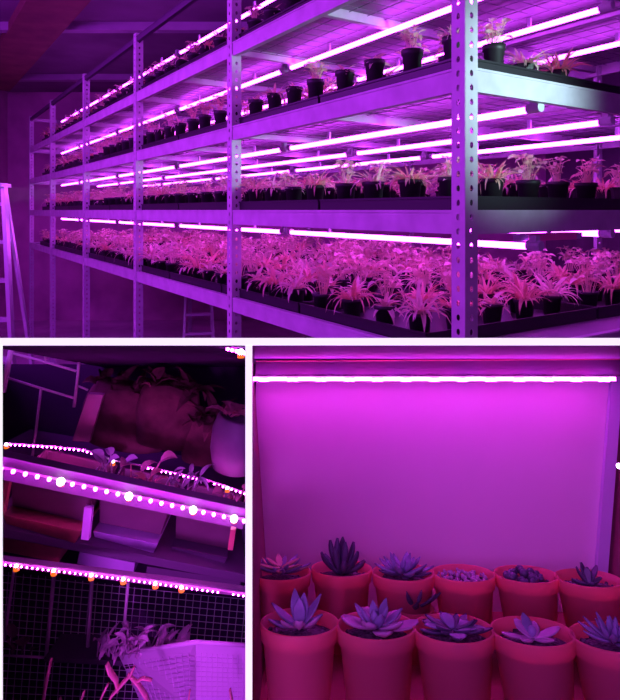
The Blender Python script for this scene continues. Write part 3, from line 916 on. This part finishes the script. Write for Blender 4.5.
# mesh screen, bars, basket
WM = empty('wire_mesh_panel', P(0, 700, 1.25), None, 'fine wire mesh screen filling the bottom of the dark shelving', 'mesh')
o0 = P(0, 700, 1.25); m = MB()
for i in range(40):
    x = -14 + i * 7.4
    m.tube([P(x + 8, 572 + x * .12, 1.25) - o0, P(x - 4, 716, 1.25) - o0], 0.0009, 4, False)
for j in range(20):
    y = 574 + j * 7.4
    m.tube([P(-8, y, 1.25) - o0, P(252, y + 26 - j * .9, 1.25) - o0], 0.0009, 4, False)
m.build('mesh', 'bwire', WM)
fb = empty('bar_frame', P(46, 657, 1.18), None, 'pale upright bars in front of the wire mesh', 'frame')
o0 = P(46, 657, 1.18)
for (xa, ya), (xb, yb), rr in (((14, 570), (4, 640), 1.6), ((54, 575), (46, 657), 2.0), ((92, 580), (87, 658), 1.9), ((128, 583), (123, 640), 1.6)):
    MB().tube([P(xa, ya, 1.18) - o0, P(xb, yb, 1.18) - o0], rr * 1.2 / F, 8).build('bar', 'bpipe', fb, smooth=True)
MB().tube([P(4, 655.5, 1.18) - o0, P(46, 657, 1.18) - o0], 1.0 * 1.2 / F, 8).build('cross_bar', 'bpipe', fb, smooth=True)
put('ledge', quadbox([P(44, 658, 1.14) - P(44, 662, 1.14), P(158, 662, 1.14) - P(44, 662, 1.14), P(158, 668, 1.14) - P(44, 662, 1.14), P(44, 662, 1.14) - P(44, 662, 1.14)][::-1], Vector((0, .08, -.01))), 'bdark', 'dark ledge behind the basket planter', 'ledge', P(44, 662, 1.14))
# basket: box with a near corner at x=195
bo = P(196, 716, .96)
e = empty('basket_planter', bo, None, 'white plastic basket planter glowing lilac at the bottom right of the dark shelving', 'basket')
tA, tC_, tD = P(196, 642, .96), P(258, 646, 1.0), P(118, 654, 1.12)
bA, bC, bD = P(196, 720, .96), P(258, 720, 1.0), P(150, 722, 1.10)
tE = tD + (tC_ - tA); bE = bD + (bC - bA)
V4 = [q - bo for q in (bA, bC, bE, bD, tA, tC_, tE, tD)]
cen = sum((V4[4 + k] for k in range(4)), Vector()) / 4
inn = [cen + (V4[4 + k] - cen) * .93 for k in range(4)]; cb = sum((V4[k] for k in range(4)), Vector()) / 4
inb = [cb + (V4[k] - cb) * .9 + Vector((0, 0, .01)) for k in range(4)]
m = MB(); m.v = [tuple(q) for q in V4 + inn + inb]
m.f = [(3, 2, 1, 0)] + [(k, (k + 1) % 4, 4 + (k + 1) % 4, 4 + k) for k in range(4)] + [(4 + k, 4 + (k + 1) % 4, 8 + (k + 1) % 4, 8 + k) for k in range(4)] + [(8 + k, 8 + (k + 1) % 4, 12 + (k + 1) % 4, 12 + k) for k in range(4)] + [(12, 13, 14, 15)]
m.build('basket', 'bbask', e)
m = MB()                      # rolled rim
rim = [V4[4], V4[5], V4[6], V4[7], V4[4]]
for k in range(4):
    m.tube([rim[k], rim[k + 1]], .0035, 8)
m.build('rim', 'bbask', e, smooth=True)
m = MB()
for f0, f1, g0, g1, n in ((0, 1, 4, 5, 12), (3, 0, 7, 4, 12)):
    off = Vector((0, -.0006, 0)) if f0 == 0 else Vector((-.0006, 0, 0))
    for k in range(1, n):
        m.tube([V4[f0].lerp(V4[f1], k / n) + off, V4[g0].lerp(V4[g1], k / n).lerp(V4[f0].lerp(V4[f1], k / n), .14) + off], .0006, 4)
    for k in range(1, 14):
        m.tube([V4[f0].lerp(V4[g0], k / 16) + off, V4[f1].lerp(V4[g1], k / 16) + off], .0006, 4)
m.build('lattice', 'bbask', e)
c = (V4[4] + V4[5] + V4[6] + V4[7]) / 4
m = MB().hexa([q.lerp(c, .12) - Vector((0, 0, .028)) for q in V4[4:]] + [q.lerp(c, .1) - Vector((0, 0, .02)) for q in V4[4:]])
m.build('soil', 'soil', e)
leafy(114, 655, 1.1, 20, .036, .010, 'bleaf2', 'curly lilac plant left of the one in the basket', 21, spread=.03)
leafy(154, 653, 1.08, 48, .036, .010, 'bleaf2', 'tangled lilac plant growing in the back of the basket planter', 22, spread=.055)
leafy(20, 652, 1.15, 6, .035, .02, 'bplant', 'dim dark plant between the two leftmost bars', 23)
# big stalks in front
def stalks(px, py, specs, label, mt='bleaf', Y=.90):
    e = empty('broad_leaf_plant', P(px, py, Y), None, label, 'plant'); o0 = P(px, py, Y)
    for pts, r0 in specs:
        W_ = [P(x, y, Y) - o0 for x, y in pts]
        n = len(W_); rr = [r0 * (.55 + .9 * math.sin(math.pi * (i + .4) / (n + .3))) / F * Y for i in range(n)]
        MB().tube(W_, rr, 8, flat=.35).build('leaf', mt, e, smooth=True)
    return e


stalks(44, 712, [(((42, 714), (44, 695), (47, 678), (51, 660)), 2.9)], 'single red stalk standing in front of the wire mesh at the lower left')
stalks(126, 714, [(((104, 712), (112, 695), (122, 684), (131, 674), (134, 667)), 3.2), (((128, 674), (138, 684), (146, 696), (152, 712)), 3.2), (((118, 692), (116, 680), (110, 672), (107, 664)), 3.6), (((98, 706), (103, 694), (108, 684)), 2.4), (((132, 684), (143, 678), (152, 680)), 2.2)], 'red broad-leaved plant with crossing stalks below the mesh')
stalks(188, 716, [(((188, 716), (188, 704), (190, 690)), 1.7), (((234, 716), (232, 702), (230, 690)), 2.6)], 'two thin red shoots in front of the basket planter', Y=.89)
stalks(80, 716, [(((78, 716), (80, 704), (84, 692)), 2.5), (((60, 716), (62, 706), (60, 698)), 2.0)], 'short red shoots rising from the bottom edge')

# ================================================================ light of the room, with added fill
w = bpy.data.worlds.new('World'); bpy.context.scene.world = w; w.use_nodes = True
w.node_tree.nodes['Background'].inputs[0].default_value = (.05, .004, .07, 1)
w.node_tree.nodes['Background'].inputs[1].default_value = .2


def area(name, loc, target, sx, sy, energy, col, spread=180):
    l = bpy.data.lights.new(name, 'AREA'); l.shape = 'RECTANGLE'; l.size = sx; l.size_y = sy; l.energy = energy; l.color = col; l.spread = R(spread)
    o = bpy.data.objects.new(name, l); COL.objects.link(o); o.location = loc
    o.rotation_euler = (Vector(target) - Vector(loc)).to_track_quat('-Z', 'Y').to_euler()
    o['kind'] = 'structure'
    return o


sl = bpy.data.lights.new('daylight_lamp', 'SPOT'); sl.energy = 270; sl.color = (.60, .95, 1.0); sl.spot_size = R(31); sl.spot_blend = 1.0; sl.shadow_soft_size = .12
so = bpy.data.objects.new('daylight_lamp', sl); COL.objects.link(so); so.location = (2.0, .9, 2.5)
so.rotation_euler = (RK(.30, 0, 2.60) - so.location).to_track_quat('-Z', 'Y').to_euler(); so['kind'] = 'structure'
area('purple_room_fill', (-3.6, 3.2, 3.5), (-.6, 5.5, 2.2), 5.5, 1.2, 170, (.50, .03, 1.0), 170)  # from an unseen rack across the aisle, lighting the beam fronts
area('purple_room_fill', (-.5, -.9, 2.8), (-.1, 1.2, 1.8), 1.6, .8, 17, (.60, .09, 1.0), 150)  # unseen fill behind the camera, added to brighten both cabinets

s2 = bpy.data.lights.new('added_shelving_fill', 'SPOT'); s2.energy = 150; s2.color = (.66, .07, .95); s2.spot_size = R(29); s2.spot_blend = 1.0; s2.shadow_soft_size = .12  # unseen fill spot added below the camera to brighten the dark shelving
s2o = bpy.data.objects.new('added_shelving_fill', s2); COL.objects.link(s2o); s2o.location = (-.1, -.85, 1.75)
s2o.rotation_euler = (P(88, 590, 1.1) - s2o.location).to_track_quat('-Z', 'Y').to_euler(); s2o['kind'] = 'structure'
cam = bpy.data.cameras.new('camera'); co = bpy.data.objects.new('camera', cam); COL.objects.link(co)
co.location = (0, 0, HC); co.rotation_euler = (R(90), 0, 0)
cam.sensor_fit = 'AUTO'; cam.sensor_width = 36; cam.lens = F / 700 * 36; cam.shift_y = -(350 - HY) / 700; cam.clip_start = .02
sc = bpy.context.scene; sc.camera = co
sc.view_settings.view_transform = 'Standard'; sc.view_settings.look = 'None'; sc.view_settings.gamma = 1; sc.view_settings.use_curve_mapping = False
sc.view_settings.exposure = 0
